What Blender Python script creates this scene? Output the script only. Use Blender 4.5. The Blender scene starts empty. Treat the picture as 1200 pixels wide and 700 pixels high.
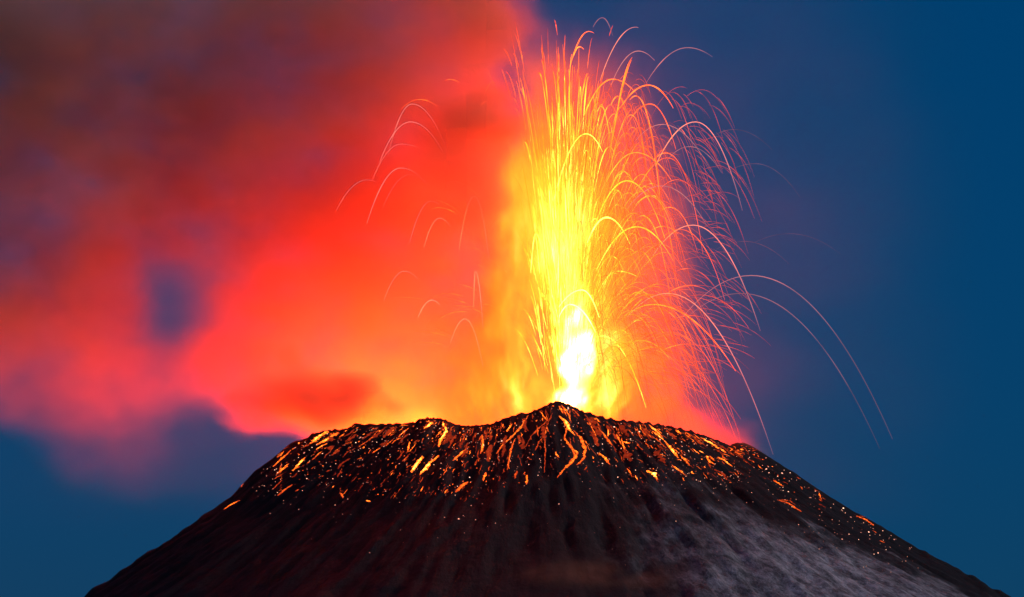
import bpy, math, random
import numpy as np
from mathutils import Vector
from mathutils.bvhtree import BVHTree

scene = bpy.context.scene
R = math.radians
random.seed(7)
rng = np.random.default_rng(11)

# ------------------------------------------------------------------ camera
CAM = np.array([0.0, -9000.0, 150.0])
PITCH = R(12.72)
FPX = 6000.0                                   # focal length in pixels of the 1200 px wide frame
cam_data = bpy.data.cameras.new('camera')
cam_data.sensor_width = 36.0
cam_data.lens = 36.0 * FPX / 1200.0
cam_data.clip_start = 1.0
cam_data.clip_end = 120000.0
cam = bpy.data.objects.new('camera', cam_data)
scene.collection.objects.link(cam)
cam.location = CAM
cam.rotation_euler = (R(90) + PITCH, 0, 0)
scene.camera = cam

# ------------------------------------------------------------------ sky, dusk light, exposure
SUN_EL, SUN_AZ = R(2.0), R(112.0)              # the last light comes from low on the right
SKY_TINT = (0.2, 0.8, 0.45, 1)
world = bpy.data.worlds.new('World')
scene.world = world
world.use_nodes = True
wn = world.node_tree
wn.nodes.clear()
sky = wn.nodes.new('ShaderNodeTexSky')
sky.sky_type = 'NISHITA'
sky.sun_disc = False
sky.sun_elevation = R(-1.5)
sky.sun_rotation = SUN_AZ
sky.air_density = 1.0
sky.dust_density = 0.3
sky.ozone_density = 6.0
hs = wn.nodes.new('ShaderNodeHueSaturation')
hs.inputs['Hue'].default_value = 0.485
hs.inputs['Saturation'].default_value = 1.10
bg = wn.nodes.new('ShaderNodeBackground')
bg.inputs['Strength'].default_value = 2.1
wo = wn.nodes.new('ShaderNodeOutputWorld')
wn.links.new(sky.outputs[0], hs.inputs['Color'])
tint = wn.nodes.new('ShaderNodeMix'); tint.data_type = 'RGBA'; tint.blend_type = 'MULTIPLY'
tint.inputs[0].default_value = 1.0
tint.inputs[7].default_value = SKY_TINT
wn.links.new(hs.outputs[0], tint.inputs[6])
wn.links.new(tint.outputs[2], bg.inputs['Color'])
wn.links.new(bg.outputs[0], wo.inputs['Surface'])

sun_d = bpy.data.lights.new('dusk_sun', 'SUN')
sun_d.energy = 1.35
sun_d.angle = R(12)
sun_d.color = (1.0, 0.84, 0.88)
sun = bpy.data.objects.new('dusk_sun', sun_d)
scene.collection.objects.link(sun)
sun_dir = Vector((0.93, -0.30, 0.20))
sun.rotation_euler = sun_dir.to_track_quat('Z', 'Y').to_euler()

scene.view_settings.view_transform = 'Standard'
scene.view_settings.look = 'None'
scene.view_settings.exposure = 0.0
scene.view_settings.gamma = 1.0
scene.view_settings.use_curve_mapping = False

scene.render.engine = 'CYCLES'
cy = scene.cycles
cy.use_denoising = True
cy.volume_bounces = 2
cy.max_bounces = 4
cy.diffuse_bounces = 1
cy.glossy_bounces = 1
cy.volume_step_rate = 1.6
cy.volume_max_steps = 256
cy.sample_clamp_indirect = 4.0
cy.use_light_tree = True

# ------------------------------------------------------------------ picture <-> world
CP, SP = math.cos(PITCH), math.sin(PITCH)
FWD = np.array([0, CP, SP]); UP = np.array([0, -SP, CP])

def ray(px, py):
    d = FWD + np.array([1.0, 0, 0]) * (px - 600) / FPX - UP * (py - 350) / FPX
    return d / np.linalg.norm(d)

def at(px, py, y):
    """the world point that stands at depth y behind the picture point"""
    d = ray(px, py)
    return CAM + d * ((y - CAM[1]) / d[1])

def project(x, y, z):
    dx, dy, dz = x - CAM[0], y - CAM[1], z - CAM[2]
    w = dy * CP + dz * SP
    u = -dy * SP + dz * CP
    return 600 + FPX * dx / w, 350 - FPX * u / w

# ------------------------------------------------------------------ small helpers
def tag(o, label=None, cat=None, group=None, kind=None):
    if label: o['label'] = label
    if cat: o['category'] = cat
    if group: o['group'] = group
    if kind: o['kind'] = kind
    return o

def mesh_obj(name, verts, faces, mat=None, heat=None, smooth=True):
    me = bpy.data.meshes.new(name)
    me.from_pydata([tuple(v) for v in verts], [], faces)
    if smooth:
        me.polygons.foreach_set('use_smooth', [True] * len(me.polygons))
    if heat is not None:
        a = me.attributes.new('glow', 'FLOAT', 'POINT')
        a.data.foreach_set('value', np.asarray(heat, np.float32))
    if mat: me.materials.append(mat)
    o = bpy.data.objects.new(name, me)
    scene.collection.objects.link(o)
    return o

def new_mat(name):
    m = bpy.data.materials.new(name)
    m.use_nodes = True
    m.node_tree.nodes.clear()
    return m, m.node_tree

class N:
    """tiny node-graph writer"""
    def __init__(s, nt): s.nt = nt
    def n(s, t, **kw):
        nd = s.nt.nodes.new(t)
        for k, v in kw.items(): setattr(nd, k, v)
        return nd
    def put(s, sock, v):
        if hasattr(v, 'is_linked'): s.nt.links.new(v, sock)
        else: sock.default_value = v
    def m(s, op, a, b=0.0, c=None):
        nd = s.n('ShaderNodeMath', operation=op)
        s.put(nd.inputs[0], a); s.put(nd.inputs[1], b)
        if c is not None: s.put(nd.inputs[2], c)
        return nd.outputs[0]
    def noise(s, vec, scale, detail=4, rough=0.55):
        nd = s.n('ShaderNodeTexNoise')
        s.put(nd.inputs['Vector'], vec)
        nd.inputs['Scale'].default_value = scale
        nd.inputs['Detail'].default_value = detail
        nd.inputs['Roughness'].default_value = rough
        return nd.outputs[0]
    def ss(s, v, a, b):
        nd = s.n('ShaderNodeMapRange', interpolation_type='SMOOTHSTEP')
        s.put(nd.inputs[0], v)
        nd.inputs[1].default_value = a; nd.inputs[2].default_value = b
        return nd.outputs[0]
    def ramp(s, v, stops):
        nd = s.n('ShaderNodeValToRGB')
        s.put(nd.inputs[0], v)
        e = nd.color_ramp.elements
        while len(e) < len(stops): e.new(0.5)
        for q, (p, c) in zip(e, stops): q.position = p; q.color = (*c, 1)
        return nd.outputs[0]
    def mix(s, f, a, b):
        nd = s.n('ShaderNodeMix', data_type='RGBA')
        s.put(nd.inputs[0], f)
        s.put(nd.inputs[6], a if hasattr(a, 'is_linked') else (*a, 1))
        s.put(nd.inputs[7], b if hasattr(b, 'is_linked') else (*b, 1))
        return nd.outputs[2]

# lattice value noise, used for the terrain's real shape
_perm = rng.random((256, 256))
def vnoise(x, y):
    xi, yi = np.floor(x).astype(int), np.floor(y).astype(int)
    fx, fy = x - xi, y - yi
    fx = fx * fx * (3 - 2 * fx); fy = fy * fy * (3 - 2 * fy)
    g = lambda a, b: _perm[a % 256, b % 256]
    return ((g(xi, yi) * (1 - fx) + g(xi + 1, yi) * fx) * (1 - fy) + (g(xi, yi + 1) * (1 - fx) + g(xi + 1, yi + 1) * fx) * fy) * 2 - 1
def fbm(x, y, o=4, gain=0.5):
    t, a = 0, 1.0
    for k in range(o):
        t = t + a * vnoise(x + 37.1 * k, y + 11.7 * k); x = x * 2.03; y = y * 2.03; a *= gain
    return t

# ------------------------------------------------------------------ the volcano
SIL = [(-400, 1015), (-200, 880), (0, 760), (60, 722), (95, 700), (135, 674), (165, 652), (200, 632), (235, 606), (270, 582),
       (300, 551), (318, 538), (338, 521), (345, 517), (356, 515), (366, 508), (384, 504), (403, 503), (410, 500), (417, 495), (422, 497), (440, 497), (478, 496), (496, 490),
       (507, 489), (520, 491), (536, 498), (552, 499), (575, 497), (592, 490), (606, 486), (620, 484), (636, 477), (648, 471), (655, 470), (664, 473), (682, 481), (700, 487),
       (722, 492), (750, 494), (784, 499), (810, 505), (836, 514), (856, 522), (862, 519), (872, 519), (884, 524), (905, 538), (940, 560), (968, 579), (1000, 599), (1030, 615), (1060, 634),
       (1085, 647), (1120, 665), (1150, 681), (1185, 700), (1250, 738), (1400, 820), (1600, 915)]
SX = np.array([p[0] for p in SIL], float); SY = np.array([p[1] for p in SIL], float)
CX, RIM, H = 20.0, 400.0, 1900.0
H = at(600, 496, -RIM)[2]
def base_height(x, y):
    dx = x - CX
    r = np.hypot(dx, y); th = np.arctan2(y, dx)
    right = 0.5 + 0.5 * np.cos(th)
    wob = 22 * fbm(np.cos(th) * 2.2 + 9, np.sin(th) * 2.2 + 5, 3)
    d = r - (RIM + wob)
    s0 = 0.80 * (1 - right) + 0.66 * right
    out = -s0 * 2650 * (1 - np.exp(-np.maximum(d, 0) / 2650))
    flat = H - 60
    out = np.where(out < -flat, -flat, out)
    inn = -95 * (1 - np.exp(-(np.minimum(d, 0) / 120) ** 2))
    lip = -10 * np.exp(-(d / 18) ** 2) * 0
    z = H + out + inn + lip
    # gullies run down the flank, so the noise is stretched along the radius
    lr = np.log(np.maximum(r, 1) / RIM)
    amp = np.exp(-((d - 400) / 900) ** 2) * np.clip((d + 60) / 160, 0.15, 1)
    arc = th * 26
    z = z + amp * (9.0 * (0.5 - np.abs(fbm(arc * 0.5 + lr * 1.5, lr * 2.2, 4))) + 4.0 * fbm(arc * 2.2 + 3, lr * 7, 3))
    near = np.exp(-(np.maximum(r - RIM, 0) / 900) ** 2)
    z = z + near * (3.6 * fbm(th * 36, r / 170, 5, 0.6) + 1.4 * fbm(th * 110 + 40, r / 30, 3))
    far_hills = np.clip((r - 9000) / 12000, 0, 1)
    z = z + far_hills * 420 * np.abs(fbm(x / 9000, y / 9000 + 3, 4))
    # behind the crater the rim stands a little lower
    z = z - 30 * np.clip(y / 300, 0, 1) * np.exp(-((r - RIM) / 260) ** 2)
    return z

NT = 1100
th_a = np.linspace(0, 2 * math.pi, NT, endpoint=False)
# the side towards the camera gets most of the columns
th_a = th_a + 0.52 * np.cos(th_a)              # dense around -90 degrees
r_in = np.linspace(6, RIM - 60, 22, endpoint=False)
r_mid = np.linspace(RIM - 60, 1250, 300, endpoint=False)
r_out = 1250 * (70000 / 1250) ** (np.linspace(0, 1, 90))
rr = np.concatenate([r_in, r_mid, r_out])
TH, RR = np.meshgrid(th_a, rr)
TX = CX + RR * np.cos(TH); TY = RR * np.sin(TH)
TZ = base_height(TX, TY)
cols = np.arange(-300, 1500, 2.0)
target = np.interp(cols, SX, SY)
def sil_y(x):
    a = np.abs(x - CX)
    return np.where(a < RIM * 0.94, -np.sqrt(np.maximum(RIM ** 2 - a ** 2, 0)), -0.34 * a)
corr = np.zeros_like(cols)
Wt = np.exp(-((TY - sil_y(TX)) / 230.0) ** 2) * np.clip((RR - RIM + 190) / 80, 0, 1)
for it in range(7):
    z = TZ + np.interp(TX / 1.5 + 600, cols, corr) * Wt
    px, py = project(TX, TY, z)
    ok = (RR < 2600) & (RR > RIM - 70)
    ix = np.clip(((px[ok] + 300) / 2).round().astype(int), 0, len(cols) - 1)
    best = np.full(len(cols), 5000.0)
    np.minimum.at(best, ix, py[ok])
    best = np.where(best > 4000, target, best)
    err = (best - target) * 1.5                 # positive: outline too low
    if it < 6:
        k = np.exp(-(np.arange(-8, 9) / 2.6) ** 2); k /= k.sum()
        corr = corr + np.convolve(err, k, 'same') * 0.8
print('outline error px', np.abs(best - target)[150:750].mean(), 'corr', corr.min(), corr.max())
TZ = TZ + np.interp(TX / 1.5 + 600, cols, corr) * Wt
nr = len(rr)
tv = np.stack([TX, TY, TZ], -1).reshape(-1, 3)
tv = np.vstack([tv, [[CX, 0, TZ[0].mean()]]])
ii, jj = np.meshgrid(np.arange(nr - 1), np.arange(NT), indexing='ij')
quads = np.stack([ii * NT + jj, ii * NT + (jj + 1) % NT, (ii + 1) * NT + (jj + 1) % NT, (ii + 1) * NT + jj], -1).reshape(-1, 4)[:, ::-1]
tris = [(len(tv) - 1, j, (j + 1) % NT) for j in range(NT)]
tfaces = [tuple(int(a) for a in q) for q in quads] + tris

m_rock, nt = new_mat('volcanic_rock'); g = N(nt)
geo = g.n('ShaderNodeNewGeometry'); pos = geo.outputs['Position']
sep = g.n('ShaderNodeSeparateXYZ'); nt.links.new(pos, sep.inputs[0])
X, Y, Z = sep.outputs
# grey ash and thin snow lie on the right flank below a line that falls to the right; dark scree above it
line = g.m('MULTIPLY_ADD', X, -0.34, H - 25)
below = g.m('SUBTRACT', line, Z)
mp = g.n('ShaderNodeMapping'); mp.inputs['Scale'].default_value = (1.0, 1.0, 0.45); mp.inputs['Rotation'].default_value = (0, R(-35), 0)
nt.links.new(pos, mp.inputs[0])
n1 = g.noise(mp.outputs[0], 0.012, 6, 0.62)
dx = g.m('SUBTRACT', X, CX)
ang = g.m('ARCTAN2', g.m('MULTIPLY', Y, -1.0), dx)
rad_ = g.m('SQRT', g.m('ADD', g.m('MULTIPLY', dx, dx), g.m('MULTIPLY', Y, Y)))
cb = g.n('ShaderNodeCombineXYZ'); nt.links.new(g.m('MULTIPLY', ang, 26.0), cb.inputs[0]); nt.links.new(g.m('MULTIPLY', rad_, 0.016), cb.inputs[1])
n2 = g.noise(cb.outputs[0], 1.0, 7, 0.72)
def polar(a_, b_):
    cb = g.n('ShaderNodeCombineXYZ'); nt.links.new(g.m('MULTIPLY', ang, a_), cb.inputs[0]); nt.links.new(g.m('MULTIPLY', rad_, b_), cb.inputs[1])
    return cb.outputs[0]
n3 = g.noise(polar(150.0, 0.07), 1.0, 5, 0.7)
b2 = g.m('ADD', below, g.m('MULTIPLY', g.m('SUBTRACT', n1, 0.5), 260))
ash = g.m('MULTIPLY', g.ss(b2, -5, 130), g.ss(g.m('ADD', X, g.m('MULTIPLY', g.m('SUBTRACT', n1, 0.5), 420)), 160, 470))
ash = g.m('MULTIPLY', ash, g.ss(n2, 0.24, 0.60))
n4 = g.noise(polar(44.0, 0.024), 1.0, 6, 0.75)
ash = g.m('MULTIPLY', ash, g.ss(n3, 0.12, 0.60))
ash = g.m('MULTIPLY', ash, g.m('ADD', 0.45, g.m('MULTIPLY', 0.55, g.ss(n4, 0.40, 0.55))))
rock = g.mix(g.m('MULTIPLY', n2, g.m('ADD', n3, 0.4)), (0.008, 0.0075, 0.008), (0.032, 0.029, 0.029))
col = g.mix(ash, rock, (0.46, 0.42, 0.42))
bs = g.n('ShaderNodeBsdfPrincipled'); bs.inputs['Roughness'].default_value = 0.95
bs.inputs['Specular IOR Level'].default_value = 0.15
nt.links.new(col, bs.inputs['Base Color'])
bm = g.n('ShaderNodeBump'); bm.inputs['Distance'].default_value = 6.0; bm.inputs['Strength'].default_value = 0.8
nt.links.new(g.m('ADD', n2, g.m('MULTIPLY', n3, 0.4)), bm.inputs['Height']); nt.links.new(bm.outputs[0], bs.inputs['Normal'])
o_ = g.n('ShaderNodeOutputMaterial'); nt.links.new(bs.outputs[0], o_.inputs['Surface'])

volcano = mesh_obj('volcano_terrain', tv, tfaces, m_rock)
tag(volcano, 'dark volcano cone of rock and ash with grey ash on its right flank', 'volcano', kind='structure')
bvh = BVHTree.FromPolygons([tuple(v) for v in tv], tfaces)

def hit(px, py):
    d = Vector(ray(px, py))
    loc, nor, _, _ = bvh.ray_cast(Vector(CAM), d)
    if nor is not None and nor.dot(d) > 0: nor = -nor
    return loc, nor

# ------------------------------------------------------------------ volumes: a density grid worked out here, stored in a volume
def grid_volume(name, lo, hi, res, field, mat):
    """field: array [nx, ny, nz]; the points keep it as an attribute and a Volume Cube samples them"""
    nx, ny, nz = res
    me = bpy.data.meshes.new(name)
    me.vertices.add(nx * ny * nz)
    a = me.attributes.new('dens', 'FLOAT', 'POINT')
    a.data.foreach_set('value', np.ascontiguousarray(field * 1000.0, np.float32).ravel())
    o = bpy.data.objects.new(name, me)
    scene.collection.objects.link(o)
    me.materials.append(mat)
    ng = bpy.data.node_groups.new(name + '_grid', 'GeometryNodeTree')
    ng.interface.new_socket('Geometry', in_out='INPUT', socket_type='NodeSocketGeometry')
    ng.interface.new_socket('Geometry', in_out='OUTPUT', socket_type='NodeSocketGeometry')
    L = ng.links.new
    gi = ng.nodes.new('NodeGroupInput'); go = ng.nodes.new('NodeGroupOutput')
    vc = ng.nodes.new('GeometryNodeVolumeCube')
    vc.inputs['Min'].default_value = lo; vc.inputs['Max'].default_value = hi
    for k, v in zip(('Resolution X', 'Resolution Y', 'Resolution Z'), res): vc.inputs[k].default_value = v
    p = ng.nodes.new('GeometryNodeInputPosition')
    sp = ng.nodes.new('ShaderNodeSeparateXYZ'); L(p.outputs[0], sp.inputs[0])
    def math_(op, x, y):
        n_ = ng.nodes.new('ShaderNodeMath'); n_.operation = op
        for s_, v_ in zip(n_.inputs, (x, y)):
            if hasattr(v_, 'is_linked'): L(v_, s_)
            else: s_.default_value = v_
        return n_.outputs[0]
    idx = []
    for k in range(3):
        d = (hi[k] - lo[k]) / (res[k] - 1)
        v = math_('DIVIDE', math_('SUBTRACT', sp.outputs[k], lo[k]), d)
        v = math_('FLOOR', math_('ADD', v, 0.5), 0.0)
        v = math_('MINIMUM', math_('MAXIMUM', v, 0.0), float(res[k] - 1))
        f2i = ng.nodes.new('FunctionNodeFloatToInt'); L(v, f2i.inputs[0]); idx.append(f2i.outputs[0])
    def imath(op, x, y):
        n_ = ng.nodes.new('FunctionNodeIntegerMath'); n_.operation = op
        for s_, v_ in zip(n_.inputs, (x, y)):
            if hasattr(v_, 'is_linked'): L(v_, s_)
            else: s_.default_value = v_
        return n_.outputs[0]
    index = imath('ADD', imath('ADD', imath('MULTIPLY', idx[0], ny * nz), imath('MULTIPLY', idx[1], nz)), idx[2])
    na = ng.nodes.new('GeometryNodeInputNamedAttribute'); na.data_type = 'FLOAT'; na.inputs['Name'].default_value = 'dens'
    si = ng.nodes.new('GeometryNodeSampleIndex'); si.data_type = 'FLOAT'; si.domain = 'POINT'; si.clamp = True
    L(gi.outputs[0], si.inputs['Geometry']); L(na.outputs[0], si.inputs['Value']); L(index, si.inputs['Index'])
    L(si.outputs[0], vc.inputs['Density'])
    sm = ng.nodes.new('GeometryNodeSetMaterial'); sm.inputs['Material'].default_value = mat
    L(vc.outputs[0], sm.inputs['Geometry']); L(sm.outputs[0], go.inputs[0])
    md = o.modifiers.new('grid', 'NODES'); md.node_group = ng
    return o

def spectral(shape, scale, power, seed, stretch=(1, 1, 1)):
    """smooth 3D turbulence, mean 0 and deviation 1; scale in voxels is the largest swirl"""
    r_ = np.random.default_rng(seed)
    f = np.fft.rfftn(r_.standard_normal(shape))
    ks = [np.fft.fftfreq(shape[0]) * stretch[0], np.fft.fftfreq(shape[1]) * stretch[1], np.fft.rfftfreq(shape[2]) * stretch[2]]
    k = np.sqrt(ks[0][:, None, None] ** 2 + ks[1][None, :, None] ** 2 + ks[2][None, None, :] ** 2)
    f *= (k ** 2 + (1 / scale) ** 2) ** (-power / 2)
    f[0, 0, 0] = 0
    v = np.fft.irfftn(f, s=shape, axes=(0, 1, 2))
    return v / v.std()

def sstep(v, a, b):
    t = np.clip((v - a) / (b - a), 0, 1)
    return t * t * (3 - 2 * t)

# ---- the ash and steam plume -------------------------------------------------
plo = (-1080.0, -330.0, 1740.0); phi = (1020.0, 470.0, 2760.0)
z_of = at(600, 560, 0)[2]; plo = (plo[0], plo[1], z_of - 60); phi = (phi[0], phi[1], at(600, -60, 0)[2])
VS = 9.0
pres = tuple(int((phi[k] - plo[k]) / VS) // 2 * 2 for k in range(3))
gx, gy, gz = np.meshgrid(*[np.linspace(plo[k], phi[k], pres[k]) for k in range(3)], indexing='ij')
PX, PY = project(gx, gy, gz)
w1 = 1.35 * spectral(pres, 26, 3.0, 3, (1.4, 1, 0.9)); w2 = 1.35 * spectral(pres, 26, 3.0, 4, (1.4, 1, 0.9)); nz_ = spectral(pres, 22, 3.3, 5, (1.15, 1, 0.95)); nf = spectral(pres, 9, 3.2, 6, (1.3, 1, 0.9))
QX = PX + 16 * w1; QY = PY + 14 * w2
def blob(cx, cy, rx, ry, yc, yr, a=1.0, rot=0.0, soft=0.55):
    c, s = math.cos(R(rot)), math.sin(R(rot))
    u = ((QX - cx) * c + (QY - cy) * s) / rx; v = (-(QX - cx) * s + (QY - cy) * c) / ry; w = (gy - yc) / yr
    d = np.sqrt(u * u + v * v + w * w)
    return a * (1 - sstep(d, 1 - soft, 1 + soft * 0.6))
parts = [
    blob(470, 300, 170, 200, 60, 190, 1.0, 0),
    blob(520, 120, 130, 150, 60, 180, 1.0, 0),
    blob(330, 200, 200, 150, 70, 200, 0.9, -15),
    blob(120, 170, 190, 160, 60, 200, 0.8, 0),
    blob(40, 350, 165, 135, 50, 190, 0.8, 0),
    blob(150, 445, 130, 95, 50, 170, 0.36, 10, 0.75),
    blob(300, 370, 100, 110, 60, 180, 0.8, 0),
    blob(150, 20, 300, 110, 60, 220, 0.75, 0),
    blob(430, 20, 190, 80, 60, 200, 0.9, 0),
    blob(500, 430, 120, 100, 60, 190, 0.9, 0),
    blob(385, 480, 55, 50, 60, 150, 1.0, 0, 0.5),
    blob(-40, 60, 160, 300, 60, 220, 0.5, 0),
]
D = np.zeros(pres)
for p_ in parts: D = 1 - (1 - np.clip(D, 0, 1)) * (1 - np.clip(p_ * 0.8, 0, 1))
fold = np.abs(spectral(pres, 16, 3.0, 8, (1.5, 1, 0.9)))
D *= np.clip(0.78 + 0.30 * nz_ + 0.20 * nf + 0.35 * fold, 0.03, 2.8)
D *= 1 - 0.75 * sstep(PY + 0.10 * (400 - PX), 400, 560) * (1 - sstep(PX, 270, 340))
hole = np.exp(-(((0.25 * QX + 0.75 * PX - 205) / 58) ** 2 + ((0.25 * QY + 0.75 * PY - 360) / 56) ** 2) ** 1.5)
D *= 1 - 0.93 * hole
gap = np.exp(-(((QX - 255) / 120) ** 2 + ((QY - 520) / 48) ** 2) ** 1.5)
D *= 1 - 0.9 * gap
puff = blob(362, 470, 54, 38, -150, 80, 1.0, -8, 0.8) + 0.9 * blob(418, 462, 34, 20, -150, 60, 1.0, 10, 0.5)
curtain = 0.7 * blob(560, 18, 75, 42, -165, 90, 1.0, 0, 0.9) + blob(560, 142, 66, 26, -165, 80, 1.0, 4, 0.85) + blob(528, 200, 52, 46, -165, 80, 0.7, -15, 0.85) + blob(556, 275, 30, 58, -165, 70, 0.7, 0, 0.85)
D = D + 5.3 * puff + 4.2 * curtain
edge_s = np.interp(PY, [0, 60, 110, 165, 190, 260, 340, 380, 420, 500], [612, 600, 616, 622, 590, 578, 588, 604, 600, 590])
sw = np.interp(PY, [60, 180], [34, 0])
D *= 1 - sstep(PX + (10 + 0.5 * sw) * nz_, edge_s - 22 - sw, edge_s + 12 + 0.3 * sw)                    # the fountain side is open
# smoke that crosses the foot of the fountain, and the low red bank on the right rim
bank = 1.5 * blob(818, 510, 64, 34, -40, 120, 1.0, 24, 0.4) + blob(760, 500, 60, 60, 60, 120, 0.35, 0, 0.5)
D = D + 0.9 * bank
halo = np.exp(-(((PX - 700) / 400) ** 2 + ((PY - 300) / 360) ** 2) ** 1.0) * np.exp(-((gy - 60) / 260) ** 2)
halo2 = halo * (1 - sstep(PX, 860, 1190)) 
ex = np.minimum(np.minimum(gy - plo[1], phi[1] - gy) / 60, 1) * np.minimum(np.minimum(gx - plo[0], phi[0] - gx) / 70, 1)
ex = np.clip(ex, 0, 1) * np.clip((gz - plo[2]) / 40, 0, 1)
D = (D * 0.0070 + 0.00012 * halo2 * np.clip(1 + 0.35 * w1, 0.2, 2)) * ex
m_plume, nt = new_mat('ash_smoke'); g = N(nt)
pv = g.n('ShaderNodeVolumePrincipled')
pv.inputs['Color'].default_value = (0.86, 0.46, 0.26, 1)
pv.inputs['Density'].default_value = 0.001      # the grid is stored per kilometre
pv.inputs['Anisotropy'].default_value = 0.1
o_ = g.n('ShaderNodeOutputMaterial'); nt.links.new(pv.outputs[0], o_.inputs['Volume'])
plume = grid_volume('smoke_plume', plo, phi, pres, D, m_plume)
tag(plume, 'red lit smoke plume blowing left from the erupting crater', 'smoke', kind='stuff')

# ---- hot gas and spray in the fountain ---------------------------------------
VENT_Y = -20.0
VX, VZ = at(668, 500, VENT_Y)[0], at(668, 500, VENT_Y)[2]
flo = (at(430, 300, 0)[0], VENT_Y - 150, VZ - 30); fhi = (at(900, 300, 0)[0], VENT_Y + 150, at(600, 20, VENT_Y)[2])
# the spray spreads as it climbs
fres = tuple(int((fhi[k] - flo[k]) / s_) // 2 * 2 for k, s_ in zip(range(3), (4.5, 9.0, 5.0)))
gx, gy, gz = np.meshgrid(*[np.linspace(flo[k], fhi[k], fres[k]) for k in range(3)], indexing='ij')
PX, PY = project(gx, gy, gz)
n_a = spectral(fres, 14, 3.0, 21); n_b = spectral(fres, 14, 3.0, 22)
FX = PX + 5 * n_a; FY = PY + 7 * n_b
def gb(cx, cy, rx, ry, p=1.0):
    return np.exp(-(((FX - cx) / rx) ** 2 + ((FY - cy) / ry) ** 2) ** p)
# fan-shaped streaks that leave the vent
hh = 492 - FY
fan = (FX - 668) / (hh + 60)
hgt = np.clip(hh / 360, 0, 1.3)
body = 20.0 * gb(634, 320, 58, 128, 1.8) + 4.0 * gb(585, 430, 50, 75, 1.2) + 24 * gb(698, 445, 38, 58, 1.3) + 9 * gb(612, 455, 30, 45, 1.3) + 11 * gb(682, 300, 46, 100, 1.2) + 4 * gb(560, 475, 60, 36, 1.1) + 4.5 * gb(634, 205, 42, 62, 1.3)
body += 1.3 * gb(635, 110, 42, 60, 1.2)
edge = np.interp(PY, [0, 100, 165, 185, 260, 340, 400, 440, 500], [610, 605, 602, 576, 568, 570, 535, 500, 460])
body *= sstep(PX + 7 * n_a, edge - 16, edge + 22 + np.clip(PY - 330, 0, 100) * 0.5)
skirt = 1.5 * gb(738, 350, 60, 155, 1.8) + 1.6 * gb(765, 450, 42, 48, 1.2) + 0.9 * gb(690, 170, 60, 95, 1.4)
core = (52 * gb(674, 438, 14, 34, 1.4) + 26 * gb(676, 376, 15, 18) + 44 * gb(677, 474, 18, 16)) * np.clip(1 + 0.5 * n_b, 0.1, 3)
I = body + skirt + core
dark = gb(632, 402, 20, 58, 1.2)
I *= 1 - 0.80 * dark
sn = spectral(fres, 9, 2.6, 23, (1.0, 1.0, 5.0))
fan = (PX - 655 + 3 * n_a) / (np.maximum(492 - PY, 0) + 130)
st = vnoise(fan * 34 + gy * 0.05, PY / 95 + 7) + 0.7 * vnoise(fan * 75 + gy * 0.08 + 30, PY / 60) + 0.3 * sn
I *= np.clip(1 + 0.75 * st, 0.10, 3)
dep = 55 + 25 * hgt
E = I * np.exp(-((gy - VENT_Y) / dep) ** 2) / (dep * 1.77)
ed = np.minimum(np.minimum(gx - flo[0], fhi[0] - gx) / 40, 1) * np.minimum((fhi[2] - gz) / 120, 1)
E *= np.clip(ed, 0, 1)
m_gas, nt = new_mat('incandescent_gas'); g = N(nt)
at_ = g.n('ShaderNodeAttribute', attribute_name='density')
em = g.n('ShaderNodeEmission')
nt.links.new(g.mix(g.ss(at_.outputs['Fac'], 120.0, 800.0), (1.0, 0.085, 0.003), (1.0, 0.42, 0.12)), em.inputs['Color'])
nt.links.new(g.m('MULTIPLY', at_.outputs['Fac'], 0.001), em.inputs['Strength'])
ab = g.n('ShaderNodeVolumeAbsorption'); ab.inputs['Color'].default_value = (0, 0, 0, 1)
nt.links.new(g.m('MULTIPLY', g.m('SUBTRACT', 1.0, g.m('EXPONENT', g.m('MULTIPLY', at_.outputs['Fac'], -0.05))), 0.010), ab.inputs['Density'])
ad = g.n('ShaderNodeAddShader'); nt.links.new(em.outputs[0], ad.inputs[0]); nt.links.new(ab.outputs[0], ad.inputs[1])
o_ = g.n('ShaderNodeOutputMaterial'); nt.links.new(ad.outputs[0], o_.inputs['Volume'])
gas = grid_volume('lava_spray', flo, fhi, fres, E, m_gas)
tag(gas, 'yellow and white hot lava spray and gas rising from the crater vent', 'lava spray', kind='stuff')

# ---- thin mist at the foot of the picture ---------------------------------------
mc = at(690, 705, -930)
mlo = (mc[0] - 260, mc[1] - 160, mc[2] - 90); mhi = (mc[0] + 260, mc[1] + 160, mc[2] + 110)
mres = (58, 36, 34)
gx, gy, gz = np.meshgrid(*[np.linspace(mlo[k], mhi[k], mres[k]) for k in range(3)], indexing='ij')
mw = spectral(mres, 14, 3.0, 31); mw2 = spectral(mres, 14, 3.0, 32)
dm = np.sqrt(((gx - mc[0] + 18 * mw) / 150) ** 2 + ((gy - mc[1]) / 100) ** 2 + ((gz - mc[2] + 14 * mw2) / 55) ** 2)
mist_d = (1 - sstep(dm, 0.1, 1.15)) * 0.014 * np.clip(1 + 0.4 * mw2, 0.1, 2)
mist = grid_volume('mist', mlo, mhi, mres, mist_d, m_plume)
tag(mist, 'faint reddish mist drifting over the dark flank at the bottom centre', 'mist', kind='stuff')

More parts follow.
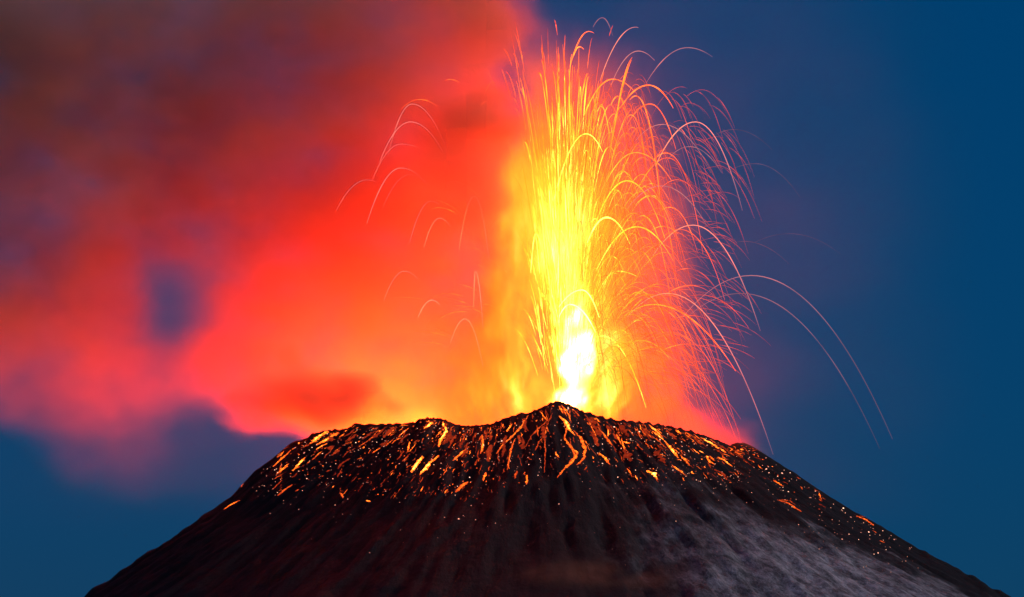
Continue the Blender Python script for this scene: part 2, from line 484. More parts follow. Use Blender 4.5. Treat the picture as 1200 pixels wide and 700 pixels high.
# ---- the fountain's and the crater's light, and a fill lamp in the smoke ------------------------------------
def glow(name, px, py, y, watts, col, rad, near=False):
    l = bpy.data.lights.new(name, 'POINT')
    l.energy = watts / 380.0; l.color = col; l.shadow_soft_size = rad
    # many scatterings carry the light on through the smoke, so it falls off with distance, not its square
    if near: l.energy = watts
    else: l.use_nodes = True
    if not near:
        t = l.node_tree
        f = t.nodes.new('ShaderNodeLightFalloff'); f.inputs['Strength'].default_value = 1.0; f.inputs['Smooth'].default_value = 0.0
        t.links.new(f.outputs['Linear'], t.nodes['Emission'].inputs['Strength'])
    o = bpy.data.objects.new(name, l); o.location = at(px, py, y)
    scene.collection.objects.link(o)
    return o
LC = (1.0, 0.038, 0.004)
M = 1e6
glow('fountain_and_fill_light', 676, 440, VENT_Y, 14 * M, (1.0, 0.10, 0.012), 20)
glow('fountain_and_fill_light', 640, 350, VENT_Y, 9 * M, LC, 30)
glow('fountain_and_fill_light', 645, 190, VENT_Y, 8 * M, LC, 30, True)
glow('fountain_and_fill_light', 600, 275, 190, 22 * M, LC, 40)  # added lamp in the smoke behind the fountain, brightens the upper plume
glow('crater_light', 505, 500, 60, 16 * M, (1.0, 0.08, 0.006), 40, True)
glow('crater_light', 430, 505, 90, 17 * M, (1.0, 0.10, 0.006), 40, True)
glow('crater_light', 395, 520, 60, 45 * M, (1.0, 0.045, 0.010), 40)
glow('crater_light', 800, 520, 60, 5 * M, LC, 40, True)

# ------------------------------------------------------------------ glowing lava
def lava_mat(name, stops, k, noise=0.0, scale=0.3):
    m, nt = new_mat(name); g = N(nt)
    a = g.n('ShaderNodeAttribute', attribute_name='glow')
    h = a.outputs['Fac']
    if noise:
        geo = g.n('ShaderNodeNewGeometry')
        h = g.m('ADD', h, g.m('MULTIPLY', g.m('SUBTRACT', g.noise(geo.outputs['Position'], scale, 3, 0.6), 0.5), noise))
    c = g.ramp(h, stops)
    em = g.n('ShaderNodeEmission'); nt.links.new(c, em.inputs['Color'])
    nt.links.new(g.m('MULTIPLY', g.m('EXPONENT', g.m('MULTIPLY', g.m('MAXIMUM', h, 0.0), k[1])), k[0]), em.inputs['Strength'])
    o = g.n('ShaderNodeOutputMaterial'); nt.links.new(em.outputs[0], o.inputs['Surface'])
    m.cycles.emission_sampling = 'NONE'
    return m
STOPS = [(0.0, (1.0, 0.07, 0.03)), (0.35, (1.0, 0.09, 0.018)), (0.7, (1.0, 0.15, 0.008)), (1.0, (1.0, 0.26, 0.04))]
m_trail = lava_mat('molten_trail', STOPS, (0.40, 4.2))
m_pale = lava_mat('cooling_sky_trail', [(0.0, (0.16, 0.07, 0.10)), (0.35, (0.42, 0.17, 0.20)), (0.6, (0.85, 0.24, 0.19)), (1.0, (1.0, 0.26, 0.08))], (0.62, 1.35))  # cooling lava; the sky blending into thin trails is put into the pink
m_lava = lava_mat('glowing_lava', STOPS, (0.17, 3.9), 0.6, 0.22)

def tube_data(pts, rad, heat, sides=5):
    pts = np.asarray(pts, float); n = len(pts)
    t = np.gradient(pts, axis=0); t /= np.linalg.norm(t, axis=1)[:, None] + 1e-9
    a = np.cross(t, [0.0, 1.0, 0.0]); bad = np.linalg.norm(a, axis=1) < 1e-3; a[bad] = [1, 0, 0]
    a /= np.linalg.norm(a, axis=1)[:, None]
    b = np.cross(t, a)
    ang = np.arange(sides) * 2 * math.pi / sides
    v = pts[:, None, :] + rad[:, None, None] * (a[:, None, :] * np.cos(ang)[None, :, None] + b[:, None, :] * np.sin(ang)[None, :, None])
    v = v.reshape(-1, 3)
    f = [(i * sides + k, i * sides + (k + 1) % sides, (i + 1) * sides + (k + 1) % sides, (i + 1) * sides + k) for i in range(n - 1) for k in range(sides)]
    f += [tuple(range(sides))[::-1], tuple((n - 1) * sides + k for k in range(sides))]
    return v, f, np.repeat(heat, sides)

def link_tubes(name, items, mat):
    vs, fs, hs_, off = [], [], [], 0
    for (v, f, h) in items:
        vs.append(v); fs += [tuple(i + off for i in q) for q in f]; hs_.append(h); off += len(v)
    return mesh_obj(name, np.vstack(vs), fs, mat, np.concatenate(hs_))

# ---- light trails of thrown lava, built as solid glowing tubes; numbers: start, crown and end in the photograph, width in metres, heat at start and end
ARCS = [
    (695, 32, 706, 21, 718, 42, 0.9, .45, .3, 'p', 'tiny pale hooked lava arc beside the very top of the fountain'),
    (703, 95, 745, 32, 748, 32.5, 1.2, .8, .6, 'p', 'pink lava arc rising to the upper right and ending at its crown'),
    (668, 78, 690, 37, 696, 39, 1.3, .6, .5, 'h', 'orange lava arc with short crown just right of the fountain top'),
    (672, 66, 679, 55, 684, 58, 1.2, .7, .6, 'h', 'short yellow orange hook of lava near the fountain top'),
    (716, 100, 748, 60, 767, 71, 1.0, .6, .5, 'p', 'pale pink lava arc under the arc that ends at its crown'),
    (757, 98, 806, 56, 835, 67, 1.0, .5, .4, 'p', 'long pale lava arc reaching farthest right at the top, over blue sky'),
    (676, 160, 718, 93, 744, 108, 1.4, .75, .5, 'h', 'yellow orange arc crowning at the upper right of the fountain'),
    (728, 125, 760, 100, 789, 127, 1.6, .6, .45, 'h', 'bright orange arc with thick crown in the upper right'),
    (735, 146, 762, 122, 792, 175, 1.1, .5, .35, 'h', 'thin orange arc falling just inside the upper right of the fountain'),
    (745, 165, 776, 146, 836, 206, 1.0, .5, .35, 'p', 'pale pink arc falling steeply right of the fountain middle'),
    (768, 195, 815, 143, 870, 247, 1.4, .95, .3, 'p', 'big orange crowned arc turning pink as it falls at far right'),
    (825, 168, 860, 152, 905, 176, 0.5, .15, .1, 'p', 'very faint arc high in the blue sky right of the fountain'),
    (855, 200, 885, 192, 938, 232, 0.55, .2, .1, 'p', 'faint lilac arc alone in the blue sky at upper right'),
    (780, 190, 808, 172, 846, 203, 0.9, .4, .3, 'p', 'thin pink arc under the big orange crowned arc'),
    (648, 240, 687, 157, 706, 178, 1.7, .9, .75, 'h', 'thick yellow arc crowning in the middle of the fountain'),
    (690, 285, 735, 212, 779, 279, 1.7, .8, .5, 'h', 'thick golden arc falling to orange right of the fountain middle'),
    (705, 225, 745, 179, 787, 212, 1.3, .6, .45, 'h', 'orange arc above the thick golden arc'),
    (735, 245, 775, 218, 828, 264, 1.0, .5, .35, 'p', 'pink arc right of the thick golden arc'),
    (688, 285, 711, 255, 738, 286, 1.9, .9, .75, 'h', 'short thick yellow arc in the fountain body'),
    (700, 315, 746, 266, 789, 306, 1.9, .8, .55, 'h', 'thick orange arc with a flat crown at the right side of the fountain'),
    (765, 300, 812, 264, 891, 388, 1.4, .95, .3, 'p', 'bright orange arc turning pink on its long fall to the right'),
    (840, 292, 872, 283, 925, 310, 0.5, .15, .1, 'p', 'very faint arc right of the fountain at mid height'),
    (885, 284, 925, 274, 985, 298, 0.45, .15, .08, 'p', 'faintest arc farthest out in the sky at mid height'),
    (800, 372, 880, 323, 1046, 515, 1.0, .55, .12, 'p', 'longest pale arc sweeping out farthest right and down over blue sky'),
    (805, 372, 868, 344, 1031, 526, 0.9, .45, .1, 'p', 'pale arc just inside the longest arc, falling beside it'),
    (735, 372, 782, 344, 906, 533, 1.2, .95, .25, 'p', 'orange to pink arc landing on the right shoulder of the volcano'),
    (718, 388, 765, 357, 862, 435, 1.6, .65, .4, 'h', 'bright orange arc low at the right of the fountain'),
    (690, 398, 706, 394, 757, 478, 1.9, .85, .7, 'h', 'yellow arc falling close in front of the white core'),
    (700, 345, 724, 318, 746, 324, 1.5, .8, .7, 'h', 'short yellow arc above and right of the white core'),
    (655, 372, 668, 357, 698, 390, 1.9, 1., .95, 'h', 'white hot loop of lava above the white core'),
    (655, 360, 682, 340, 702, 372, 1.7, 1., .9, 'h', 'outer white hot loop above the white core'),
    (622, 320, 628, 274, 635, 296, 1.7, .98, .8, 'h', 'narrow white tipped hook of lava in the left body of the fountain'),
    (455, 182, 483, 122, 525, 180, 0.9, .45, .3, 'p', 'highest pale arc over the red smoke left of the fountain'),
    (445, 190, 481, 143, 519, 178, 0.9, .45, .3, 'p', 'pale arc nested just under the highest left arc'),
    (436, 212, 470, 169, 490, 173, 0.8, .4, .3, 'p', 'pale half arc under the two highest left arcs'),
    (430, 262, 470, 197, 500, 216, 0.9, .4, .3, 'p', 'wide pale arc over the red smoke at mid height'),
    (394, 247, 430, 211, 440, 213, 0.8, .35, .25, 'p', 'leftmost pale arc over the red smoke'),
    (448, 245, 480, 205, 495, 211, 0.6, .3, .2, 'p', 'fine pale arc beside the wide pale left arc'),
    (497, 290, 515, 256, 528, 266, 1.1, .7, .5, 'p', 'small bright pink arc left of the fountain'),
    (538, 292, 556, 230, 573, 305, 1.3, .8, .5, 'p', 'narrow orange arch standing close to the left edge of the fountain'),
    (450, 352, 474, 318, 490, 328, 0.9, .5, .35, 'p', 'small pale arc low over the bright red smoke'),
    (528, 402, 545, 374, 566, 430, 1.1, .8, .5, 'p', 'small arch low at the left side of the fountain'),
    (490, 372, 506, 352, 516, 358, 1.1, .75, .6, 'p', 'short bright curl in the orange smoke left of the fountain'),
    (480, 285, 505, 236, 515, 240, 0.6, .35, .2, 'p', 'fine arc rising left of the narrow orange arch'),
    (555, 360, 557, 318, 566, 385, 1.0, .8, .5, 'p', 'steep thin streak at the left foot of the fountain'),
]
for q, (xs, ys, xa, ya, xe, ye, w, h0, h1, kind, label) in enumerate(ARCS):
    n = 46
    kl = (ys - ya) / max((xa - xs) ** 2, 1); kr = (ye - ya) / max((xe - xa) ** 2, 1)
    # even steps along the path
    xx = np.linspace(xs, xe, 400); yy = ya + np.where(xx < xa, kl, kr) * (xx - xa) ** 2
    L_ = np.concatenate([[0], np.cumsum(np.hypot(np.diff(xx), np.diff(yy)))]); u = np.linspace(0, L_[-1], n)
    xx, yy = np.interp(u, L_, xx), np.interp(u, L_, yy)
    y0 = VENT_Y + rng.uniform(-90, 40) - 30; y1 = y0 + rng.uniform(-60, 30)
    if xe > 900: y1 = y0 + 60
    pts = [at(a, b, y0 + (y1 - y0) * i / (n - 1)) for i, (a, b) in enumerate(zip(xx, yy))]
    s = np.linspace(0, 1, n)
    rad = 0.62 * w * (0.35 + 0.65 * np.minimum(np.minimum(s / 0.25, (1 - s) / 0.3), 1)) * (1 + 0.12 * np.interp(s * 9, np.arange(10), rng.standard_normal(10)))
    if xa < 600: h0, h1 = h0 * 1.0 + 0.12, h1 * 1.0 + 0.1
    flick = np.interp(s * 14, np.arange(15), rng.standard_normal(15)) * 0.06
    v, f, h = tube_data(pts, np.maximum(rad, 0.12), np.clip(h0 + (h1 - h0) * s + flick, 0, 1))
    o = mesh_obj('lava_arc', v, f, m_pale if kind == 'p' else m_trail, h)
    tag(o, label, 'lava arc', 'arcs of lava thrown out of the crater')

GR, TAU = 9.81, 11.0
def trail(apx, apy, t0, t1, w, h0, h1, vy):
    """a drag-slowed throw from the vent whose crown is apx, apy in the photograph"""
    v0 = at(668 + rng.uniform(-14, 14) + min(0.22 * (apx - 668), 0) * (apx > 560), 505, VENT_Y)
    top = at(apx, apy, VENT_Y)
    ha, xa = top[2] - v0[2], top[0] - v0[0]
    lo_, hi_ = 5.0, 420.0
    for _ in range(40):
        vz = 0.5 * (lo_ + hi_)
        if vz * TAU - GR * TAU ** 2 * math.log(1 + vz / (GR * TAU)) < ha: lo_ = vz
        else: hi_ = vz
    ta = TAU * math.log(1 + vz / (GR * TAU))
    vx = xa / (TAU * (1 - math.exp(-ta / TAU)))
    n = 34
    t = np.linspace(t0, t1, n) * ta
    e = TAU * (1 - np.exp(-t / TAU))
    pts = np.stack([v0[0] + vx * e, v0[1] + vy * e, v0[2] + (vz + GR * TAU) * e - GR * TAU * t], -1)
    keep = pts[:, 2] > H - 30
    pts = pts[keep]
    if len(pts) < 6: return None
    s = np.linspace(0, 1, len(pts))
    rad = w * (0.3 + 0.7 * np.minimum(np.minimum(s / 0.2, (1 - s) / 0.3), 1)) * 0.6
    m_ = int(rng.integers(5, 14))
    heat = h0 + (h1 - h0) * s + np.interp(s * m_, np.arange(m_ + 1), rng.standard_normal(m_ + 1)) * 0.07
    rad = rad * np.clip(1 + 0.22 * np.interp(s * m_, np.arange(m_ + 1), rng.standard_normal(m_ + 1)), 0.4, 1.7)
    return pts, rad, np.clip(heat, 0.02, 1)

fine, main = [], []
def put(rec, pale=False):
    if rec is None: return
    pts, rad, heat = rec
    size = np.linalg.norm(np.diff(pts, axis=0), axis=1).sum() * rad.mean()
    main.append((size, pts, rad, heat, pale))
U = rng.uniform
for i in range(340):                                    # the steep central fan
    hy = 60 + 330 * U() ** 1.0
    lean = rng.normal(-8 + (400 - hy) * 0.03, 22 + (400 - hy) * 0.035)
    if lean < -68: continue
    c = np.exp(-(lean / 55) ** 2)
    t0 = U(0.12, 0.6); t1 = min(t0 + U(0.25, 0.6), U(0.85, 1.25))
    put(trail(656 + lean, hy, t0, t1, U(0.6, 1.9), min(0.66 + 0.3 * c - 0.10 * (hy < 150) + U(-.1, .1), 1), 0.45 + 0.25 * c * (hy > 150) + U(-.1, .1), U(-7, 5)))
for i in range(60):                                     # sparks that only just show at the very top
    hy = U(5, 130); x = rng.normal(652, 34)
    t0 = U(0.35, 0.8)
    put(trail(x, hy, t0, t0 + U(0.06, 0.3), U(0.45, 0.95), U(.3, .6), U(.25, .5), U(-5, 5)), U() < 0.4)
for i in range(330):                                    # arcs that fall to the right
    hy = 110 + 320 * U()
    reach = np.interp(hy, [100, 200, 300, 430], [62, 92, 108, 92])
    off = 10 + reach * U() ** 1.1 + (U(0, 60) if U() < 0.14 else 0)
    hot = 1 - off / 190
    t0 = U(0.25, 0.9); t1 = t0 + U(0.35, 1.0)
    put(trail(662 + off, hy, t0, t1, U(0.5, 1.4) * (0.6 + 0.5 * hot), np.clip(0.35 + 0.5 * hot * (0.6 + 0.5 * (hy > 180)) + U(-.1, .12), .2, 1), np.clip(0.20 + 0.35 * hot + U(-.06, .08), .12, .8), U(-12, 8)))
for i in range(200):                                    # the skirt near the rim
    off = U(25, 125)
    fine.append(trail(662 + off, U(330, 450), U(0.5, 1.2), U(1.3, 2.3), U(0.25, 0.6), U(.3, .55), U(.2, .35), U(-16, 12)))
for i in range(620):                                    # the fine red curtain
    hy = 90 + 350 * U() ** 0.9
    reach = np.interp(hy, [100, 200, 300, 430], [70, 98, 112, 105])
    off = 15 + reach * U() ** 0.9 + (U(0, 50) if U() < 0.1 else 0)
    t0 = U(0.5, 1.3); t1 = t0 + U(0.2, 0.9)
    fine.append(trail(662 + off, hy, t0, t1, U(0.22, 0.5) * U(0.7, 1.2), U(.22, .45), U(.10, .26), U(-16, 12)))
for i in range(190):                                    # pale outliers over the sky
    hy = 110 + 330 * U(); off = 110 + 70 * U()
    t0 = U(0.8, 1.2); t1 = t0 + U(0.15, 0.5)
    fine.append(trail(662 + off, hy, t0, t1, U(0.25, 0.42), U(.2, .35), U(.12, .2), U(-16, 12)))
for i in range(46):                                     # thin ones over the smoke
    hy = 110 + 300 * U(); off = -U(60, 190)
    t0 = U(0.7, 1.0); t1 = t0 + U(0.15, 0.4)
    put(trail(668 + off, hy, t0, t1, U(0.28, 0.6), U(.35, .6), U(.3, .5), U(-25, -5)), True)
main.sort(key=lambda r: -r[0])
NM = 300 - len(ARCS)
for k, (sz, pts, rad, heat, pale) in enumerate(main[:NM]):
    v, f, h = tube_data(pts, rad, heat)
    o = mesh_obj('lava_arc', v, f, m_pale if pale else m_trail, h)
    x = project(*pts.mean(0))[0]
    if pale or x < 590: lab, gr = 'thin pale lava arc over the red smoke left of the fountain', 'thin arcs over the smoke'
    elif x < 690: lab, gr = 'steep glowing lava stream in the central fan', 'steep trails of the central fan'
    else: lab, gr = 'glowing lava arc falling right of the fountain', 'arcs falling at the right of the fountain'
    L_ = np.linalg.norm(np.diff(pts, axis=0), axis=1).sum(); hm = heat.mean()
    tone = 'golden' if hm > 0.66 else ('orange' if hm > 0.42 else 'red')
    size = 'long' if L_ > 380 else ('short' if L_ < 150 else 'middling')
    top = project(*pts[pts[:, 2].argmax()])[1]
    band = 'crowning high' if top < 170 else ('crowning at mid height' if top < 310 else 'crowning low')
    lab = lab.replace('steep glowing', size + ' ' + tone).replace('glowing', size + ' ' + tone).replace('thin pale', size + ' pale')
    tag(o, lab + ', ' + band, 'lava arc', gr)
rest = [tube_data(p, r_, h_, 4) for (_, p, r_, h_, _p) in main[NM:]] + [tube_data(*r_, 4) for r_ in fine if r_ is not None]
o = link_tubes('fine_lava_spray', rest, m_trail)
tag(o, 'fine red curtain of thin lava trails on the right of the fountain', 'lava spray', kind='stuff')

# ---- lava on the slope --------------------------------------------------------
def down(px, py):
    """unit picture direction of the fall line"""
    loc, nor = hit(px, py)
    if loc is None: return None
    d = Vector((loc.x - CX, loc.y, 0)).normalized(); s = 0.68
    a = project(loc.x, loc.y, loc.z); b = project(loc.x + d.x * 10, loc.y + d.y * 10, loc.z - s * 10)
    v = np.array([b[0] - a[0], b[1] - a[1]]); return v / (np.linalg.norm(v) + 1e-6)

def lava_patch(path, w, heat, lumps=0.35):
    """a lumpy tongue of lava that lies on the slope along a picture path"""
    path = np.array(path, float)
    L_ = np.concatenate([[0], np.cumsum(np.hypot(*np.diff(path, axis=0).T))])
    n = max(5, int(L_[-1] / 1.6) + 2)
    u = np.linspace(0, L_[-1], n)
    xs, ys = np.interp(u, L_, path[:, 0]), np.interp(u, L_, path[:, 1])
    jig = rng.standard_normal(n) * 0.35
    C, Nn = [], []
    for a, b in zip(xs + jig, ys):
        loc, nor = hit(a, b)
        if loc is None or loc.y > 200: continue
        C.append(np.array(loc)); Nn.append(np.array(nor))
    if len(C) < 3: return None
    C = np.array(C); Nn = np.array(Nn)
    if np.abs(np.diff(C[:, 1])).max() > 120: return None
    n = len(C)
    T = np.gradient(C, axis=0); T /= np.linalg.norm(T, axis=1)[:, None] + 1e-9
    S = np.cross(T, Nn); S /= np.linalg.norm(S, axis=1)[:, None] + 1e-9
    s = np.linspace(0, 1, n)
    prof = np.sin(np.pi * np.clip(0.08 + 0.84 * s, 0, 1)) ** 0.6 * (1 + lumps * rng.standard_normal(n)).clip(0.35, 1.8)
    hw = w * 0.75 * prof
    vs, hs_ = [], []
    prof_x = [-1, -0.6, 0, 0.6, 1]; prof_z = [-0.25, 0.22, 0.4, 0.22, -0.25]; prof_h = [0.25, 0.75, 1.0, 0.75, 0.25]
    for i in range(n):
        for a, b, c in zip(prof_x, prof_z, prof_h):
            k = 1 + 0.25 * rng.standard_normal() * (abs(a) > 0.5)
            vs.append(C[i] + S[i] * a * hw[i] * k + Nn[i] * (b * hw[i] + 0.25))
            hs_.append(heat * (0.35 + 0.65 * c) * (0.75 + 0.25 * math.sin(math.pi * s[i])) * (1 + 0.12 * rng.standard_normal()))
    f = [(i * 5 + k, i * 5 + k + 1, (i + 1) * 5 + k + 1, (i + 1) * 5 + k) for i in range(n - 1) for k in range(4)]
    f += [(0, 1, 2, 3, 4)[::-1], tuple((n - 1) * 5 + k for k in range(5))]
    return vs, f, hs_

FLOWS = [
    ([(341, 528), (330, 538), (320, 547)], 3.2, .72, 'long orange lava streak highest on the far left shoulder'),
    ([(358, 536), (350, 545), (343, 552)], 3.6, .9, 'bright yellow lava streak on the left shoulder below the burning notch'),
    ([(337, 546), (324, 556)], 2.6, .7, 'short orange streak under the two long left streaks'),
    ([(343, 568), (333, 575), (325, 581)], 2.4, .5, 'lone pinkish lava streak low on the left flank'),
    ([(280, 587), (270, 592), (263, 597)], 2.8, .78, 'lone yellow streak farthest down the left outline'),
    ([(285, 567), (283, 571)], 2.2, .6, 'small glowing lump beside the far left outline'),
    ([(385, 506), (374, 512), (364, 520)], 7.0, .88, 'large pale orange burning patch in the notch of the left rim'),
    ([(397, 507), (386, 514), (372, 521)], 4.5, .8, 'right lobe of the burning patch in the left rim notch'),
    ([(507, 495), (497, 503)], 4.4, .92, 'yellow lava lump at the crest left of the golden tongue'),
    ([(519, 495), (523, 506), (516, 516), (514, 524)], 4.8, .95, 'golden lava tongue spilling over the left rim crest'),
    ([(495, 535), (488, 545), (482, 554)], 4.6, .98, 'left one of two thick yellow lava tongues below the rim'),
    ([(507, 539), (500, 547), (492, 557)], 4.0, .96, 'right one of two thick yellow lava tongues below the rim'),
    ([(514, 534), (507, 541)], 3.0, .75, 'orange lump above the right thick yellow tongue'),
    ([(548, 565), (541, 570), (534, 577)], 4.4, .62, 'ragged orange lava patch alone below the left centre slope'),
    ([(569, 554), (566, 564)], 2.6, .72, 'small upright orange streak between the ragged patch and the mound'),
    ([(429, 587), (434, 588)], 2.6, .85, 'single small yellow lump low on the dark left slope'),
    ([(399, 578), (402, 584)], 2.2, .6, 'small orange lump left of the single yellow lump'),
    ([(480, 518), (478, 530)], 2.6, .8, 'yellow streak in the middle of the left rim slope'),
    ([(549, 524), (540, 532), (531, 540)], 2.6, .68, 'slanting orange streak right of the golden tongue'),
    ([(565, 510), (566, 522), (563, 532)], 3.0, .72, 'wavy orange streak near the dip of the rim'),
    ([(658, 475), (664, 482), (669, 494)], 2.6, .7, 'streak that starts at the very peak of the mound'),
    ([(655, 488), (663, 494), (667, 503), (673, 510)], 4.2, .9, 'yellow head of the big flow on the peak mound'),
    ([(664, 503), (662, 514), (669, 524), (677, 531), (672, 540), (662, 549), (653, 560)], 3.4, .68, 'main winding lava flow down the front of the peak mound'),
    ([(672, 505), (681, 514), (686, 527), (684, 538), (676, 545)], 3.4, .66, 'right branch of the winding flow on the peak mound'),
    ([(668, 520), (674, 535), (666, 545)], 2.6, .6, 'inner strand between the two branches of the mound flow'),
    ([(648, 484), (642, 496), (638, 508), (639, 530), (638, 554)], 1.3, .42, 'thin straight red trickle down the left side of the mound'),
    ([(640, 508), (632, 518), (627, 528)], 1.6, .45, 'thin red trickle branching left from the mound'),
    ([(646, 489), (634, 500), (622, 512), (616, 524)], 1.8, .42, 'outer thin red trickle on the left of the mound'),
    ([(619, 487), (611, 500), (600, 512), (588, 523), (582, 532)], 3.0, .64, 'long orange flow in the groove left of the mound'),
    ([(604, 514), (599, 526), (597, 538), (595, 551)], 2.4, .6, 'orange streak hanging below the long groove flow'),
    ([(618, 557), (617, 568)], 2.6, .75, 'small upright yellow lump below the mound at left'),
    ([(606, 552), (603, 561)], 2.2, .45, 'dull pink lump beside the small upright yellow lump'),
    ([(600, 497), (594, 506)], 3.4, .85, 'yellow lump on the crest left of the mound'),
    ([(702, 531), (709, 537), (714, 544)], 3.4, .78, 'orange hooked streak right of the mound'),
    ([(731, 518), (738, 520)], 3.6, .85, 'yellow lump pair at the right of the mound'),
    ([(702, 503), (710, 512), (717, 522)], 2.8, .62, 'orange streak beside the right foot of the mound'),
    ([(722, 509), (728, 521)], 2.8, .7, 'orange streak above the yellow lump pair'),
    ([(757, 552), (765, 555), (771, 562)], 5.6, 1.0, 'large bright yellow blob alone below the right rim'),
    ([(787, 545), (794, 550), (803, 557)], 2.8, .78, 'orange streak right of the large yellow blob'),
    ([(780, 519), (788, 528), (795, 537)], 3.6, .8, 'thick orange streak high on the right slope'),
    ([(797, 534), (803, 539), (808, 546)], 2.8, .68, 'orange streak continuing below the thick one on the right'),
    ([(760, 498), (768, 505), (776, 512)], 3.2, .85, 'yellow streak on the right rim crest'),
    ([(792, 504), (798, 509)], 3.0, .82, 'yellow lump on the right rim crest'),
    ([(821, 513), (832, 519), (842, 526)], 3.0, .9, 'yellow streak under the red smoke bank at the right rim'),
    ([(843, 525), (851, 531)], 3.2, .78, 'yellow orange lump where the red smoke bank touches the rim'),
    ([(841, 536), (850, 541), (858, 547)], 3.4, .85, 'yellow orange streak on the right shoulder'),
    ([(829, 538), (833, 543)], 2.8, .75, 'small orange lump left of the right shoulder streak'),
    ([(911, 586), (924, 590), (939, 600)], 2.6, .55, 'forked orange streak low on the right flank'),
    ([(913, 586), (926, 587), (932, 592)], 1.6, .48, 'upper tine of the forked orange streak'),
    ([(906, 563), (918, 570)], 2.4, .68, 'short orange streak above the forked one'),
    ([(1004, 605), (1014, 609), (1024, 616)], 3.0, .62, 'orange streak farthest down the right outline'),
    ([(1008, 605), (1026, 608)], 1.7, .5, 'thin tine above the farthest right streak'),
    ([(1023, 622), (1027, 625)], 2.0, .55, 'tiny glowing lump under the farthest right streak'),
    ([(1031, 634), (1036, 636)], 2.2, .66, 'lowest small orange lump at the right flank'),
]
nflow = 0
GLOWS = 46
for i in range(GLOWS):                                  # dull red crusts near the crest
    px = U(352, 850); py = float(np.interp(px, SX, SY)) + 4 + 34 * U() ** 1.4
    v = down(px, py)
    if v is None: continue
    p0 = np.array([px, py]); ln = U(6, 20)
    d = lava_patch([p0, p0 + v * ln * 0.5 + rng.normal(0, 1, 2), p0 + v * ln], U(3.0, 7.0), U(.12, .3), 0.5)
    if d is None: continue
    nflow += 1
    tag(mesh_obj('lava_crust', d[0], d[1], m_lava, d[2]), 'dull red crust of cooling lava just under the crater rim', 'lava crust', 'dull red crusts under the rim')
for path, w, heat, label in FLOWS:
    d = lava_patch(path, w, heat)
    if d is None: print('no ground for', label); continue
    o = mesh_obj('lava_streak', d[0], d[1], m_lava, d[2]); nflow += 1
    tag(o, label, 'lava streak', 'lava streaks on the upper slope')

def rim_y(px): return np.interp(px, SX, SY)
spare, made = [], 0
cands = []
while len(cands) < 1250:
    px = np.clip(rng.normal(600, 175), 330, 960) if U() < 0.5 else U(350, 890)
    dmax = np.interp(px, [300, 345, 420, 500, 640, 720, 860, 960], [30, 55, 80, 85, 80, 75, 42, 30])
    depth = dmax * U() ** 1.7 + 3
    cands.append((px, rim_y(px) + depth, depth / dmax))
cands.sort(key=lambda c: c[2])
recs = []
for px, py, q in cands:
    v = down(px, py)
    if v is None: continue
    v = v + rng.normal(0, 0.22, 2)
    if 585 < px < 720 and U() < 0.45: continue
    ln = (1.2 + 15 * U() ** 3.2) * (1 - 0.5 * q); w = U(0.4, 1.35) * (1.15 - 0.4 * q) * (1.25 if ln > 8 else 1)
    heat = np.clip(rng.normal(0.44, 0.2) - 0.15 * q, 0.10, 0.95)
    if U() < 0.10: heat = U(0.7, 0.9); w *= 1.3
    p0 = np.array([px, py]); path = [p0, p0 + v * ln * 0.5 + rng.normal(0, 0.5, 2), p0 + v * ln]
    d = lava_patch(path, w, heat, 0.4)
    if d is not None: recs.append((ln * w, d, px))
recs.sort(key=lambda r: -r[0])
NS = 300 - nflow
for _, d, px in recs[:NS]:
    o = mesh_obj('lava_streak', d[0], d[1], m_lava, d[2])
    where = 'left of the peak mound' if px < 590 else ('on the peak mound' if px < 720 else 'right of the peak mound')
    hm = float(np.mean(d[2])); tone = 'bright yellow' if hm > 0.5 else ('orange' if hm > 0.3 else 'dull red')
    zone = 'close under the rim' if float(project(*np.mean(np.array(d[0]), axis=0))[1]) - rim_y(px) < 28 else 'well below the rim'
    tag(o, 'small ' + tone + ' lava streak ' + zone + ' ' + where, 'lava streak', 'small lava streaks ' + where)
def join(items):
    vs, fs, hs_, off = [], [], [], 0
    for v, f, h in items:
        vs += list(v); fs += [tuple(i + off for i in q) for q in f]; hs_ += list(h); off += len(v)
    return vs, fs, hs_
v, f, h = join([d for _, d, _ in recs[NS:]])
tag(mesh_obj('fine_lava_crumbs', v, f, m_lava, h), 'tiny red lava crumbs strewn along the whole upper slope', 'lava crumbs', kind='stuff')

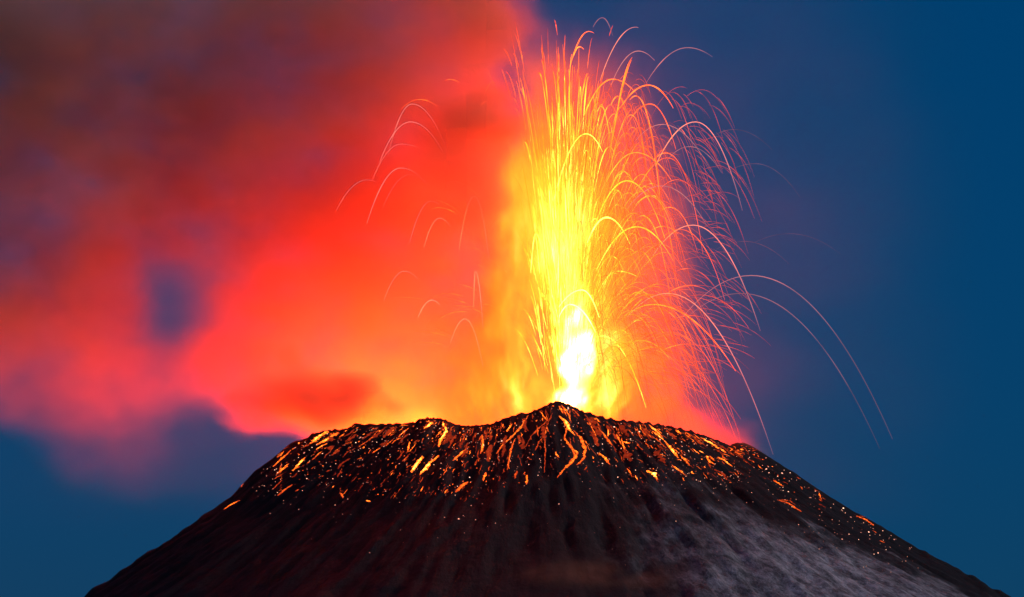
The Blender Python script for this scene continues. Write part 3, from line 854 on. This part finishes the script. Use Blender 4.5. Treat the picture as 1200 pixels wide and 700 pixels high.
# ---- embers: single glowing stones --------------------------------------------
def ember_data(loc, r, heat):
    vs = []
    for u, z in ((0, 1.0), (1, 0.25), (2, -0.5)):
        if u == 0: vs.append(Vector((0, 0, 1)))
        else:
            for k in range(6):
                a = k * math.pi / 3 + u * 0.5
                vs.append(Vector((math.cos(a), math.sin(a), z)) * (1.0 + 0.2 * rng.standard_normal()))
    vs = [np.array(loc) + np.array(v) * r for v in vs]
    f = [(0, 1 + k, 1 + (k + 1) % 6) for k in range(6)] + [(1 + k, 7 + k, 7 + (k + 1) % 6, 1 + (k + 1) % 6) for k in range(6)] + [tuple(range(12, 6, -1))]
    return vs, f, [heat] * len(vs)
m_ember = lava_mat('ember', [(0.0, (0.10, 0.03, 0.03)), (0.4, (0.42, 0.15, 0.12)), (0.7, (0.85, 0.34, 0.22)), (1.0, (1.0, 0.62, 0.40))], (0.9, 1.2))
em_ = []
while len(em_) < 900:
    px = U(300, 1075) if U() < 0.6 else rng.normal(620, 190)
    if not 290 < px < 1080: continue
    dm = np.interp(px, [290, 400, 640, 880, 1080], [60, 130, 140, 90, 40])
    depth = dm * abs(rng.normal(0, 0.42)) + 3
    py = rim_y(px) + depth
    if py > 697: continue
    loc, nor = hit(px, py)
    if loc is None or loc.y > 150: continue
    r = U(0.4, 0.9) + (0.8 * U() if U() < 0.12 else 0)
    em_.append((r, loc, np.clip(U(0.15, 0.95) - 0.25 * depth / 140, 0.05, 1), px, nor))
em_.sort(key=lambda r: -r[0])
for r, loc, heat, px, nor in em_[:300]:
    d = ember_data((0, 0, 0), r, heat)
    o = mesh_obj('ember', d[0], d[1], m_ember, d[2]); o.location = loc
    where = 'left slope' if px < 590 else ('slope below the peak mound' if px < 720 else 'right slope')
    tag(o, 'tiny glowing ember stone lying on the dark ' + where, 'ember', 'embers on the ' + where)
v, f, h = join([ember_data(loc, r, heat) for r, loc, heat, _, _ in em_[300:]])
tag(mesh_obj('ember_dust', v, f, m_ember, h), 'smallest pinkish ember specks peppering the dark slope', 'ember specks', kind='stuff')
